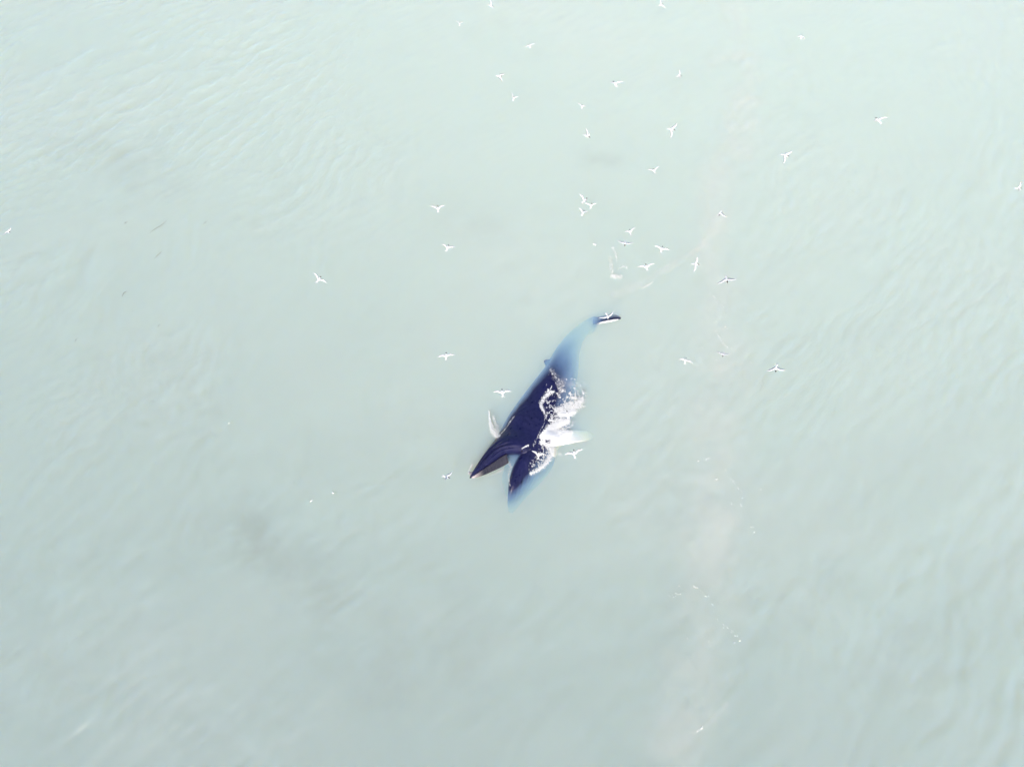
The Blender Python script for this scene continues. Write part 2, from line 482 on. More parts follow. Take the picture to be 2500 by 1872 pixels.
def skin_material():
    m, n, l = new_mat("whale_skin")
    b = n["Principled BSDF"]
    att = n.new("ShaderNodeAttribute"); att.attribute_name = "pale"
    tc = n.new("ShaderNodeNewGeometry")
    mot = n.new("ShaderNodeTexNoise"); mot.inputs["Scale"].default_value = 0.8; mot.inputs["Detail"].default_value = 6
    l.new(tc.outputs["Position"], mot.inputs["Vector"])
    dk = n.new("ShaderNodeMix"); dk.data_type = 'RGBA'
    dk.inputs[6].default_value = (0.0036, 0.0046, 0.020, 1); dk.inputs[7].default_value = (0.0115, 0.0130, 0.080, 1)
    l.new(mot.outputs[0], dk.inputs[0])
    mot2 = n.new("ShaderNodeTexNoise"); mot2.inputs["Scale"].default_value = 4.5; mot2.inputs["Detail"].default_value = 8; mot2.inputs["Roughness"].default_value = 0.65
    l.new(tc.outputs["Position"], mot2.inputs["Vector"])
    rg = n.new("ShaderNodeMapRange"); rg.inputs[1].default_value = 0.35; rg.inputs[2].default_value = 0.7; rg.inputs[3].default_value = 0.26; rg.inputs[4].default_value = 0.52
    b.inputs["Coat Weight"].default_value = 0.35; b.inputs["Coat Roughness"].default_value = 0.22; b.inputs["Coat IOR"].default_value = 1.33
    l.new(mot2.outputs[0], rg.inputs[0]); l.new(rg.outputs[0], b.inputs["Roughness"])
    cm = n.new("ShaderNodeMapRange"); cm.inputs[1].default_value = 0.40; cm.inputs[2].default_value = 0.72
    l.new(mot2.outputs[0], cm.inputs[0])
    ck = n.new("ShaderNodeMix"); ck.data_type = 'RGBA'; ck.inputs[7].default_value = (0.024, 0.025, 0.095, 1)
    ckf = n.new("ShaderNodeMath"); ckf.operation = 'MULTIPLY'; ckf.inputs[1].default_value = 0.55
    l.new(cm.outputs[0], ckf.inputs[0]); l.new(ckf.outputs[0], ck.inputs[0]); l.new(dk.outputs[2], ck.inputs[6])
    # pale round scars
    vo = n.new("ShaderNodeTexVoronoi"); vo.inputs["Scale"].default_value = 2.2
    l.new(tc.outputs["Position"], vo.inputs["Vector"])
    sc = n.new("ShaderNodeMapRange"); sc.inputs[1].default_value = 0.05; sc.inputs[2].default_value = 0.03; sc.inputs[3].default_value = 0; sc.inputs[4].default_value = 0.35
    l.new(vo.outputs["Distance"], sc.inputs[0])
    scm = n.new("ShaderNodeMix"); scm.data_type = 'RGBA'; scm.inputs[7].default_value = (0.12, 0.11, 0.16, 1)
    l.new(sc.outputs[0], scm.inputs[0]); l.new(ck.outputs[2], scm.inputs[6])
    mx = n.new("ShaderNodeMix"); mx.data_type = 'RGBA'; mx.inputs[7].default_value = (0.86, 0.86, 0.86, 1)
    l.new(att.outputs["Fac"], mx.inputs[0]); l.new(scm.outputs[2], mx.inputs[6])
    l.new(mx.outputs[2], b.inputs["Base Color"])
    b.inputs["IOR"].default_value = 1.36
    fn = n.new("ShaderNodeTexNoise"); fn.inputs["Scale"].default_value = 5; fn.inputs["Detail"].default_value = 6
    l.new(tc.outputs["Position"], fn.inputs["Vector"])
    bp = n.new("ShaderNodeBump"); bp.inputs["Distance"].default_value = 0.05; bp.inputs["Strength"].default_value = 0.7
    l.new(fn.outputs[0], bp.inputs["Height"]); l.new(bp.outputs[0], b.inputs["Normal"])
    return m


tmp = mesh_obj("tmp_body", wv, wf, skin_material())
rm = tmp.modifiers.new("remesh", 'REMESH'); rm.mode = 'VOXEL'; rm.voxel_size = 0.03
sm_ = tmp.modifiers.new("smooth", 'SMOOTH'); sm_.factor = 0.5; sm_.iterations = 3
dg = bpy.context.evaluated_depsgraph_get()
body_me = bpy.data.meshes.new_from_object(tmp.evaluated_get(dg))
skin = tmp.data.materials[0]
bpy.data.objects.remove(tmp)
body_me.name = "body"
body_me.shade_smooth()
if not body_me.materials:
    body_me.materials.append(skin)

whale = bpy.data.objects.new("whale", None)
whale.location = at(1290, 1030, 0)
COL.objects.link(whale)
tag(whale, "dark blue-black whale lunging on its side with its mouth wide open", "whale")
inv = Matrix.Translation(-whale.location)
co = np.empty(len(body_me.vertices) * 3); body_me.vertices.foreach_get("co", co); co = co.reshape(-1, 3)
nr = np.empty(len(body_me.vertices) * 3); body_me.vertices.foreach_get("normal", nr); nr = nr.reshape(-1, 3)
# white skin: the flipper and the underside of the raised fluke
fb, ft = np.array(at(1338, 1070)), np.array(at(1450, 1066))
ax_ = (ft - fb)[:2]; al = ((co[:, :2] - fb[:2]) @ ax_) / (ax_ @ ax_)
side = np.abs((co[:, 0] - fb[0]) * ax_[1] - (co[:, 1] - fb[1]) * ax_[0]) / np.linalg.norm(ax_)
white = np.clip(al * 14, 0, 1) * (side < 0.75) * (co[:, 2] > -1.7) * (al < 1.2)
k0 = np.array(at(1456, 784)); k1 = np.array(at(1510, 777))
fl = (co[:, 0] > k0[0]) & (co[:, 0] < k1[0]) & (np.abs(co[:, 1] - k0[1]) < 0.9)
d_ = (k1 - k0)[:2] / np.linalg.norm((k1 - k0)[:2]); k2 = np.array(at(1463, 788, 0.05))
off_ = (co[:, 0] - k2[0]) * d_[1] - (co[:, 1] - k2[1]) * d_[0]
white = np.maximum(white, fl * (off_ > -0.10) * np.clip((co[:, 0] - k0[0]) * 4, 0, 1))
white = np.maximum(white, fl * np.clip((-nr[:, 1] - 0.12) * 6, 0, 1) * np.clip((co[:, 0] - k0[0]) * 4, 0, 1))
pa = body_me.attributes.new("pale", 'FLOAT', 'POINT')
pa.data.foreach_set("value", white.astype(np.float32))
body_me.transform(inv)
body = bpy.data.objects.new("body", body_me)
COL.objects.link(body)
body.parent = whale

# baleen -------------------------------------------------------------
bm_, bn, bl = new_mat("baleen")
ba = bn.new("ShaderNodeAttribute"); ba.attribute_name = "front"
bx = bn.new("ShaderNodeMix"); bx.data_type = 'RGBA'; bx.inputs[6].default_value = (0.011, 0.0125, 0.031, 1); bx.inputs[7].default_value = (0.62, 0.56, 0.55, 1)
bl.new(ba.outputs["Fac"], bx.inputs[0]); bl.new(bx.outputs[2], bn["Principled BSDF"].inputs["Base Color"])
bn["Principled BSDF"].inputs["Roughness"].default_value = 0.5
lip = catmull([(1152, 1164.5), (1164, 1157), (1182, 1144.5), (1203, 1130.5), (1222, 1117), (1236, 1109)], 110)
low = catmull([(1155, 1167), (1168, 1164), (1186, 1157.5), (1206, 1148.5), (1226, 1139), (1241, 1130)], 110)
bv, bf, fr = [], [], []
for i in range(110):
    t = i / 109
    z0 = 0.37 - 0.10 * t
    z1 = 0.22 - 0.16 * t
    A, B = at(lip[i][0], lip[i][1], z0), at(low[i][0], low[i][1], z1)
    tan = (at(*lip[min(i + 1, 109)], z0) - at(*lip[max(i - 1, 0)], z0)).normalized()
    inn = tan.cross(B - A).normalized()
    if inn.z > 0:
        inn = -inn
    M = (A + B) / 2 - inn * 0.05
    th = tan * (0.012 + 0.003 * random.random())
    jit = tan * random.uniform(-0.008, 0.008)
    o_ = len(bv)
    ring = [A, M + jit, B + jit, B + jit + inn * 0.05, M + inn * 0.30, A + inn * 0.35]
    bv += [p - th for p in ring] + [p + th for p in ring]
    bf += [tuple(o_ + k for k in (5, 4, 3, 2, 1, 0)), tuple(o_ + 6 + k for k in range(6))]
    bf += [(o_ + k, o_ + (k + 1) % 6, o_ + 6 + (k + 1) % 6, o_ + 6 + k) for k in range(6)]
    fr += [max(0.0, min(1.0, 1.05 - t * 3.0)) * 0.9 + 0.06 * random.random()] * 12
bale = mesh_obj("baleen_plates", [inv @ p for p in bv], bf, bm_, whale, smooth=False)
fa = bale.data.attributes.new("front", 'FLOAT', 'POINT'); fa.data.foreach_set("value", np.array(fr, np.float32))
tag(bale, kind="stuff", label="grey-mauve baleen plates, cream coloured near the snout tip")

# eye ----------------------------------------------------------------
em, en, el_ = new_mat("whale_eye")
en["Principled BSDF"].inputs["Base Color"].default_value = (0.01, 0.008, 0.008, 1)
en["Principled BSDF"].inputs["Roughness"].default_value = 0.12
bme = bmesh.new()
bmesh.ops.create_uvsphere(bme, u_segments=16, v_segments=10, radius=0.04)
eme = bpy.data.meshes.new("eye"); bme.to_mesh(eme); bme.free(); eme.shade_smooth(); eme.materials.append(em)
eye = bpy.data.objects.new("eye", eme); COL.objects.link(eye); eye.parent = whale
from mathutils.bvhtree import BVHTree
bvh = BVHTree.FromPolygons([v.co[:] for v in body_me.vertices], [p.vertices[:] for p in body_me.polygons])
def on_body(px, py):
    h = bvh.ray_cast(CAM - whale.location, ray(px, py))
    return h[0]
eye.location = on_body(1274, 1101) - Vector((0, 0, 0.015))


# ------------------------------------------------------------------ foam and spray
fm, fnn, fll = new_mat("foam")
fp = fnn["Principled BSDF"]
fp.inputs["Base Color"].default_value = (0.86, 0.88, 0.90, 1)
fp.inputs["Roughness"].default_value = 0.7
fno = fnn.new("ShaderNodeTexNoise"); fno.inputs["Scale"].default_value = 12
fmx = fnn.new("ShaderNodeMix"); fmx.data_type = 'RGBA'; fmx.inputs[6].default_value = (0.80, 0.83, 0.85, 1); fmx.inputs[7].default_value = (0.92, 0.93, 0.93, 1)
fll.new(fno.outputs[0], fmx.inputs[0]); fll.new(fmx.outputs[2], fp.inputs["Base Color"])

_bm = bmesh.new(); bmesh.ops.create_icosphere(_bm, subdivisions=1, radius=1.0)
ICO_V = np.array([v.co[:] for v in _bm.verts]); ICO_F = np.array([[v.index for v in f.verts] for f in _bm.faces]); _bm.free()


def foam_object(name, pts, sizes, label, flat=0.5):
    """pts: n x 3 world points; every point becomes a small irregular bubble clump"""
    pts = np.asarray(pts); n = len(pts)
    base = pts.mean(0); base[2] = 0
    V = ICO_V[None] * (1 + rng.uniform(-0.3, 0.35, (n, len(ICO_V), 1)))
    stretch = np.stack([rng.uniform(0.7, 1.5, n), rng.uniform(0.7, 1.5, n), rng.uniform(0.6, 1.2, n) * flat], 1)
    V = V * (sizes[:, None] * stretch)[:, None, :]
    th = rng.uniform(0, 2 * np.pi, n); c, s = np.cos(th)[:, None], np.sin(th)[:, None]
    V = np.stack([V[..., 0] * c - V[..., 1] * s, V[..., 0] * s + V[..., 1] * c, V[..., 2]], -1)
    V = V + (pts - base)[:, None, :]
    F = (ICO_F[None] + (np.arange(n) * len(ICO_V))[:, None, None]).reshape(-1, 3)
    me = bpy.data.meshes.new(name)
    me.vertices.add(n * len(ICO_V)); me.vertices.foreach_set("co", V.ravel().astype(np.float32))
    me.loops.add(F.size); me.loops.foreach_set("vertex_index", F.ravel().astype(np.int32))
    me.polygons.add(len(F)); me.polygons.foreach_set("loop_start", (np.arange(len(F)) * 3).astype(np.int32))
    me.update(); me.validate(); me.shade_smooth()
    me.materials.append(fm)
    o = bpy.data.objects.new(name, me); o.location = base
    COL.objects.link(o)
    tag(o, label, "foam", kind="stuff")
    return o


def at_np(px, py, z):
    d = np.stack([(px - 1250.0) / FPX, -(py - 936.0) / FPX, -np.ones_like(px)], -1) @ np.array(ROT).T
    t = (z - CAM.z) / d[..., 2]
    return np.array(CAM) + d * t[..., None]


def stroke(line, n, lace=0.0, freq=0.09, seed=0, spread='g'):
    """line: (px, py, half width px) -> n pixel points scattered along it, thinned into lace"""
    L = np.array(line, float)
    seg = np.hypot(*(L[1:, :2] - L[:-1, :2]).T) * np.maximum((L[1:, 2] + L[:-1, 2]) / 2, 0.3)
    cum = np.concatenate([[0], np.cumsum(seg)]) / seg.sum()
    m = int(n * (1 + 7 * lace))
    t = rng.random(m)
    i = np.clip(np.searchsorted(cum, t) - 1, 0, len(seg) - 1)
    u = (t - cum[i]) / (cum[i + 1] - cum[i])
    P = L[i] + (L[i + 1] - L[i]) * u[:, None]
    off = rng.normal(0, 0.5, (m, 2)) if spread == 'g' else rng.uniform(-1, 1, (m, 2))
    xy = P[:, :2] + off * P[:, 2:3]
    if lace > 0:
        wx = 7 * (fbm(xy[:, 0] * 0.11, xy[:, 1] * 0.11, seed + 50, 3) - 0.5)
        wy = 7 * (fbm(xy[:, 0] * 0.11 + 40, xy[:, 1] * 0.11, seed + 60, 3) - 0.5)
        r = ridged((xy[:, 0] + wx) * freq, (xy[:, 1] + wy) * freq, seed, 3)
        blot = np.clip((fbm(xy[:, 0] * freq * 0.6, xy[:, 1] * freq * 0.6, seed + 70, 3) - 0.34) * 5, 0, 1)
        w = np.clip((r - 0.74) * 9, 0, 1) ** 1.4 * blot * lace + (1 - lace) ** 2
        xy = xy[rng.random(m) < w]
    return xy[:n]


def foam(name, strokes, label, zs=0.02):
    P, S = [], []
    for kw in strokes:
        kw = dict(kw)
        size, hz = kw.pop("size"), kw.pop("z", 0.03)
        xy = stroke(**kw)
        z = zs + np.abs(rng.normal(0, hz, len(xy)))
        p = at_np(xy[:, 0], xy[:, 1], z)
        P.append(p); S.append(size * rng.uniform(0.45, 1.25, len(xy)))
    P = np.concatenate(P); S = np.concatenate(S)
    # lift what would lie inside the whale onto its skin
    off = np.array(whale.location)
    for k in range(len(P)):
        h = bvh.ray_cast(Vector(P[k] - off) + Vector((0, 0, 3)), Vector((0, 0, -1)))
        if h[0] is not None and h[0].z > P[k][2]:
            P[k][2] = h[0].z + 0.01
    return foam_object(name, P, S, label)


foam("splash_foam", [
    dict(line=[(1353, 956, 4), (1342, 960, 5), (1331, 970, 6), (1322, 983, 5), (1320, 993, 4), (1326, 1005, 3.5), (1330, 1013, 2)], n=1000, size=0.0135, lace=0.62, freq=0.25, seed=3),
    dict(line=[(1330, 1012, 1.2), (1329, 1035, 1.5), (1319, 1054, 2), (1310, 1075, 2.5), (1301, 1093, 2)], n=150, size=0.0110, lace=0.75, freq=0.4, seed=5),
    dict(line=[(1345, 955, 14), (1375, 945, 24), (1405, 955, 24), (1415, 975, 20), (1385, 985, 24), (1345, 1000, 16)], n=8032, size=0.0104, lace=0.985, freq=0.085, seed=11, spread='u'),
    dict(line=[(1340, 980, 12), (1350, 1010, 16), (1348, 1035, 14)], n=2422, size=0.0104, lace=0.97, freq=0.13, seed=19),
    dict(line=[(1355, 1000, 5), (1375, 997, 9), (1395, 992, 10), (1410, 986, 9), (1424, 972, 5)], n=4590, size=0.0129, lace=0.75, freq=0.10, seed=23),
    dict(line=[(1366, 1010, 6), (1388, 1010, 8), (1402, 1003, 6)], n=4420, size=0.0150, lace=0.5, freq=0.12, seed=29),
    dict(line=[(1390, 975, 18), (1425, 960, 12), (1428, 985, 8)], n=1720, size=0.0098, lace=0.97, freq=0.12, seed=30, spread='u'),
    dict(line=[(1322, 1068, 4), (1340, 1050, 8), (1362, 1036, 9), (1388, 1027, 5)], n=7820, size=0.0156, lace=0.55, freq=0.11, seed=31),
    dict(line=[(1322, 1070, 6), (1345, 1062, 10), (1372, 1056, 8), (1395, 1056, 4)], n=6460, size=0.0156, lace=0.3, freq=0.13, seed=37),
    dict(line=[(1355, 1020, 10), (1378, 1030, 9), (1385, 1040, 8)], n=1530, size=0.0110, lace=0.85, freq=0.11, seed=39),
    dict(line=[(1318, 1080, 5), (1338, 1088, 7), (1351, 1096, 6), (1346, 1112, 6), (1331, 1132, 5), (1313, 1147, 5), (1296, 1156, 4)], n=5865, size=0.0129, lace=0.75, freq=0.15, seed=41),
    dict(line=[(1298, 1140, 10), (1318, 1124, 12), (1332, 1108, 10), (1318, 1098, 8)], n=1912, size=0.0092, lace=0.97, freq=0.2, seed=43, spread='u'),
    dict(line=[(1345, 900, 5), (1352, 915, 8), (1366, 930, 10), (1375, 945, 8)], n=535, size=0.0086, lace=0.8, freq=0.3, seed=47),
    dict(line=[(1400, 1030, 8), (1385, 1045, 10)], n=306, size=0.0104, lace=0.8, seed=53),
    dict(line=[(1362, 1105, 5), (1372, 1112, 3)], n=76, size=0.0098, lace=0.6, seed=54),
    dict(line=[(1274, 1101, 1), (1282, 1096, 1.2), (1290, 1092, 2)], n=120, size=0.014, seed=57),
], "white churned foam and spray along the whale's flank and throat")

foam("splash_foam", [
    dict(line=[(1194, 1003, 1.2), (1196, 1025, 3), (1200, 1043, 6), (1207, 1056, 8), (1216, 1066, 5)], n=1900, size=0.0110, lace=0.55, freq=0.22, seed=61, z=0.06),
    dict(line=[(1203, 1015, 4), (1210, 1035, 5), (1218, 1055, 5)], n=420, size=0.0086, lace=0.6, freq=0.25, seed=63),
    dict(line=[(1222, 1062, 1.5), (1240, 1038, 1.5), (1256, 1015, 2)], n=67, size=0.0126, seed=65),
], "small white fan of spray beside the back of the whale's head")

foam("splash_foam", [
    dict(line=[(1143, 1158, 1.5), (1147, 1146, 2.5), (1154, 1132, 2)], n=216, size=0.0092, lace=0.5, freq=0.3, seed=71),
    dict(line=[(1180, 1164, 1.5), (1205, 1157, 2.5), (1232, 1145, 2.5)], n=255, size=0.0074, lace=0.7, freq=0.3, seed=73),
    dict(line=[(1243, 1128, 4), (1247, 1138, 4), (1241, 1160, 2), (1245, 1185, 1.5)], n=331, size=0.0079, lace=0.7, freq=0.25, seed=75),
], "thin foam flecks around the whale's snout and open mouth")

foam("foam_patch", [
    dict(line=[(1493, 673, 4), (1505, 676, 6), (1516, 675, 4.5)], n=700, size=0.0116, lace=0.75, freq=0.16, seed=81),
    dict(line=[(1489, 625, 4), (1491, 645, 5), (1494, 665, 6)], n=765, size=0.0098, lace=0.85, freq=0.16, seed=83),
    dict(line=[(1495, 603, 3), (1502, 618, 2.5), (1507, 637, 3)], n=323, size=0.0092, lace=0.8, freq=0.2, seed=85),
    dict(line=[(1455, 583, 4), (1475, 584, 4), (1488, 594, 4)], n=170, size=0.0067, lace=0.85, freq=0.2, seed=87),
    dict(line=[(1508, 657, 8), (1530, 652, 6)], n=280, size=0.0092, lace=0.85, freq=0.2, seed=89),
    dict(line=[(1449, 596, 2), (1454, 598, 2)], n=100, size=0.0180, seed=91),
], "isolated white foam patch trailing up from beyond the tail fluke")

foam("foam_patch", [
    dict(line=[(1570, 702, 1.5), (1582, 697, 2), (1594, 688, 1.5)], n=161, size=0.0086, lace=0.6, freq=0.2, seed=95),
    dict(line=[(1588, 522, 3), (1600, 514, 3)], n=51, size=0.0074, lace=0.5, seed=97),
], "faint small foam streak right of the foam patch")

FL = 0.021
foam("foam_flecks", [
    dict(line=[(1728, 712, 4), (1740, 722, 6), (1750, 735, 6), (1768, 752, 3)], n=9, size=FL, seed=101),
    dict(line=[(1748, 808, 3), (1758, 828, 3), (1770, 843, 4), (1780, 852, 2)], n=23, size=FL, seed=103),
    dict(line=[(1765, 792, 10), (1778, 803, 7)], n=7, size=FL, seed=105),
    dict(line=[(1738, 872, 6), (1745, 880, 5)], n=3, size=FL, seed=107),
    dict(line=[(1815, 888, 10), (1838, 900, 10)], n=4, size=FL, seed=109),
    dict(line=[(1850, 925, 10), (1862, 950, 11), (1872, 965, 8)], n=8, size=FL, seed=111),
    dict(line=[(1870, 435, 8), (1895, 490, 12)], n=4, size=FL, seed=112),
    dict(line=[(1700, 810, 60), (1760, 880, 60), (1820, 960, 50)], n=11, size=0.018, seed=113, spread='u'),
], "scattered white foam flecks among the terns right of the tail")

foam("foam_flecks", [
    dict(line=[(1683, 1140, 3), (1700, 1126, 3), (1720, 1118, 5), (1742, 1115, 5)], n=13, size=FL, seed=121),
    dict(line=[(1732, 1035, 6), (1735, 1065, 5)], n=4, size=0.02, seed=122),
    dict(line=[(1765, 1137, 5), (1780, 1155, 6), (1795, 1185, 7), (1812, 1213, 5), (1808, 1235, 3)], n=17, size=FL, seed=123),
    dict(line=[(1782, 1222, 6), (1788, 1230, 4)], n=3, size=FL, seed=124),
    dict(line=[(1848, 1188, 8), (1862, 1192, 8)], n=3, size=FL, seed=125),
    dict(line=[(1832, 1280, 7), (1845, 1290, 7)], n=3, size=FL, seed=126),
    dict(line=[(1748, 1170, 2), (1753, 1170, 1)], n=3, size=0.035, seed=127),
], "broken line of foam flecks in the milky band, middle right")

foam("foam_flecks", [
    dict(line=[(1627, 1466, 3), (1638, 1452, 5), (1662, 1452, 4)], n=9, size=FL, seed=131),
    dict(line=[(1690, 1428, 3), (1710, 1440, 4), (1726, 1456, 5)], n=15, size=FL, seed=133),
    dict(line=[(1726, 1456, 4), (1745, 1490, 4), (1760, 1524, 5), (1785, 1540, 5), (1800, 1562, 8), (1812, 1560, 5)], n=19, size=0.023, seed=135),
    dict(line=[(1640, 1430, 10), (1740, 1412, 10)], n=3, size=FL, seed=137),
    dict(line=[(1700, 1786, 1.5), (1708, 1781, 2), (1720, 1770, 1.5)], n=15, size=0.02, seed=139),
    dict(line=[(1650, 1500, 40), (1720, 1600, 50)], n=5, size=0.02, seed=141, spread='u'),
], "curved line of foam flecks in the lower right of the sea")

foam("foam_flecks", [
    dict(line=[(757, 1225, 0.5), (760, 1222, 0.5), (764, 1220, 0.4)], n=15, size=0.025, seed=151),
    dict(line=[(812, 1203, 1), (813, 1202, 1)], n=3, size=0.03, seed=153),
    dict(line=[(558, 1032, 1), (560, 1034, 1)], n=3, size=0.03, seed=155),
], "few stray white specks on the open water left of the whale")


# ------------------------------------------------------------------ drifting stalks
dm, dn, dl = new_mat("drift_stalk")
dn["Principled BSDF"].inputs["Base Color"].default_value = (0.27, 0.30, 0.28, 1)
dn["Principled BSDF"].inputs["Roughness"].default_value = 0.8


def stalk(line, rad, label):
    pts = catmull([tuple(at(x, y, 0.0)) for x, y in line], 14)
    c = pts.mean(0)
    verts, faces = [], []
    for i, p in enumerate(pts):
        t = (pts[min(i + 1, 13)] - pts[max(i - 1, 0)]); t /= np.linalg.norm(t)
        s = np.array([-t[1], t[0], 0]); r = rad * (0.25 + 0.75 * math.sin(math.pi * (i + 0.6) / 14.2)) * random.uniform(0.85, 1.15)
        for k in range(6):
            a = 2 * math.pi * k / 6
            verts.append(p - c + s * r * math.cos(a) + np.array([0, 0, r * math.sin(a) + 0.005]))
    for i in range(13):
        for k in range(6):
            faces.append((i * 6 + k, i * 6 + (k + 1) % 6, i * 6 + 6 + (k + 1) % 6, i * 6 + 6 + k))
    faces += [(5, 4, 3, 2, 1, 0), tuple(13 * 6 + k for k in range(6))]
    o = mesh_obj("drift_stalk", verts, faces, dm)
    o.location = c
    tag(o, label, "drift stalk", "thin stalks drifting on the sea")
    return o


stalk([(368, 568), (380, 558), (392, 552), (405, 540)], 0.018, "longest dark drift stalk on the water, upper left")
stalk([(303, 547), (307, 544), (311, 541.5)], 0.018, "short dark stalk just left of the longest drift stalk")
stalk([(497, 547), (501, 543), (505, 541)], 0.015, "short dark stalk right of the longest drift stalk")
stalk([(377, 632), (386, 622), (394, 615)], 0.014, "thin straight drift stalk below the longest one")
stalk([(298, 725), (302, 716), (309, 711)], 0.018, "curved dark drift stalk, lower left of the longest one")
stalk([(181, 836), (185, 830), (189, 825)], 0.014, "thin drift stalk farthest down on the left water")
stalk([(385, 798), (388, 794), (391, 791)], 0.014, "tiny drift stalk at mid left, alone below the curved one")


# ------------------------------------------------------------------ terns
wm, wnn, wl = new_mat("white_plumage")
wb = wnn["Principled BSDF"]; wb.inputs["Roughness"].default_value = 0.75
wno = wnn.new("ShaderNodeTexNoise"); wno.inputs["Scale"].default_value = 30
wmx = wnn.new("ShaderNodeMix"); wmx.data_type = 'RGBA'; wmx.inputs[6].default_value = (0.80, 0.81, 0.84, 1); wmx.inputs[7].default_value = (0.90, 0.90, 0.91, 1)
wl.new(wno.outputs[0], wmx.inputs[0]); wl.new(wmx.outputs[2], wb.inputs["Base Color"])
gm, gn, gl_ = new_mat("pale_grey_wing")
gb = gn["Principled BSDF"]; gb.inputs["Roughness"].default_value = 0.8
gno = gn.new("ShaderNodeTexNoise"); gno.inputs["Scale"].default_value = 25
gmx = gn.new("ShaderNodeMix"); gmx.data_type = 'RGBA'; gmx.inputs[6].default_value = (0.62, 0.64, 0.69, 1); gmx.inputs[7].default_value = (0.84, 0.84, 0.86, 1)
gl_.new(gno.outputs[0], gmx.inputs[0]); gl_.new(gmx.outputs[2], gb.inputs["Base Color"])
km, kn, kl = new_mat("black_plumage")
kn["Principled BSDF"].inputs["Base Color"].default_value = (0.008, 0.008, 0.010, 1); kn["Principled BSDF"].inputs["Roughness"].default_value = 0.7
pm, pn, pl = new_mat("dark_bill")
pn["Principled BSDF"].inputs["Base Color"].default_value = (0.05, 0.03, 0.03, 1); pn["Principled BSDF"].inputs["Roughness"].default_value = 0.5


def tube(sections, seg=12):
    """sections: (x, z, ry, rz)"""
    v, f = [], []
    for x, z, ry, rz in sections:
        for k in range(seg):
            a = 2 * math.pi * k / seg
            v.append(Vector((x, ry * math.cos(a), z + rz * math.sin(a))))
    for i in range(len(sections) - 1):
        for k in range(seg):
            f.append((i * seg + k, i * seg + (k + 1) % seg, (i + 1) * seg + (k + 1) % seg, (i + 1) * seg + k))
    n = len(sections)
    f += [tuple(range(seg))[::-1], tuple((n - 1) * seg + k for k in range(seg))]
    return v, f


CAP = None
BILL = None


def bird_mesh(tips, fork):
    """one continuous tern: body, two wings whose tips reach the given local points, forked tail"""
    v, f = tube([(-0.135, 0.004, 0.012, 0.010), (-0.10, 0.002, 0.026, 0.022), (-0.05, -0.004, 0.040, 0.036), (0.0, -0.006, 0.046, 0.042),
                 (0.05, -0.004, 0.043, 0.040), (0.09, 0.004, 0.032, 0.032), (0.115, 0.010, 0.029, 0.030), (0.145, 0.012, 0.028, 0.028), (0.168, 0.009, 0.017, 0.018), (0.178, 0.007, 0.008, 0.009)])
    def add(vv, ff):
        o = len(v); v.extend(vv); f.extend([tuple(i + o for i in q) for q in ff])
    # wings
    wing_faces = []
    for tip in tips:
        sgn = 1 if tip.y >= 0 else -1
        sh = Vector((0.045, sgn * 0.03, 0.018))
        d = tip - sh
        L = d.length
        fwd = Vector((1, 0, 0)) - d * (d.x / (L * L))
        fwd = fwd.normalized() if fwd.length > 0.2 else Vector((0, 0, -1))
        nrm = d.cross(fwd).normalized()
        if nrm.z < 0:
            nrm = -nrm
        secs = []
        for t, fo, ch, up, th in ((0.0, 0.0, 0.125, 0.0, 0.016), (0.15, 0.035, 0.135, 0.012, 0.013), (0.30, 0.062, 0.13, 0.02, 0.011), (0.42, 0.07, 0.118, 0.022, 0.009),
                                  (0.55, 0.062, 0.098, 0.02, 0.007), (0.70, 0.046, 0.075, 0.014, 0.006), (0.84, 0.026, 0.05, 0.007, 0.005), (0.95, 0.008, 0.024, 0.002, 0.004), (1.0, 0.0, 0.006, 0.0, 0.003)):
            le = sh + d * t + fwd * (fo * L / 0.4) + nrm * up
            ch *= 0.88
            te = le - fwd * ch
            m1 = le - fwd * ch * 0.3
            secs.append([le, m1 + nrm * th, te, m1 - nrm * th * 0.6])
        vv = [p for s in secs for p in s]
        ff = []
        for i in range(len(secs) - 1):
            for k in range(4):
                q = (i * 4 + k, i * 4 + (k + 1) % 4, i * 4 + 4 + (k + 1) % 4, i * 4 + 4 + k)
                ff.append(q if sgn < 0 else q[::-1])
        ff += [(0, 1, 2, 3), tuple(len(vv) - 4 + k for k in range(4))]
        wing_faces += list(range(len(f), len(f) + len(ff)))
        add(vv, ff)
    # forked tail
    for sgn in (1, -1):
        t_ = 0.005
        vv = []
        for dz in (t_, -t_):
            vv += [Vector((-0.09, 0.0, 0.004 + dz)), Vector((-0.09, sgn * 0.018, 0.004 + dz)), Vector((-0.16, sgn * (0.02 + fork * 0.5), dz)), Vector((-0.235, sgn * (0.02 + fork), dz * 0.5)), Vector((-0.165, 0.0, dz))]
        ff = [(0, 1, 2, 3, 4), (9, 8, 7, 6, 5)] + [(k, k + 5, (k + 1) % 5 + 5, (k + 1) % 5) for k in range(5)]
        add(vv, ff)
    return v, f, wing_faces


cap_v, cap_f = tube([(0.10, 0.026, 0.014, 0.014), (0.118, 0.021, 0.027, 0.024), (0.145, 0.021, 0.0275, 0.0225), (0.168, 0.015, 0.018, 0.014), (0.176, 0.011, 0.009, 0.008)], 10)
bill_v, bill_f = tube([(0.172, 0.007, 0.0085, 0.009), (0.20, 0.004, 0.005, 0.006), (0.232, 0.0, 0.0012, 0.0015)], 6)
cap_me = bpy.data.meshes.new("black_cap"); cap_me.from_pydata([tuple(p) for p in cap_v], [], cap_f); cap_me.shade_smooth(); cap_me.materials.append(km)
bill_me = bpy.data.meshes.new("bill"); bill_me.from_pydata([tuple(p) for p in bill_v], [], bill_f); bill_me.shade_smooth(); bill_me.materials.append(pm)

SPAN = 0.84
WING = 0.40


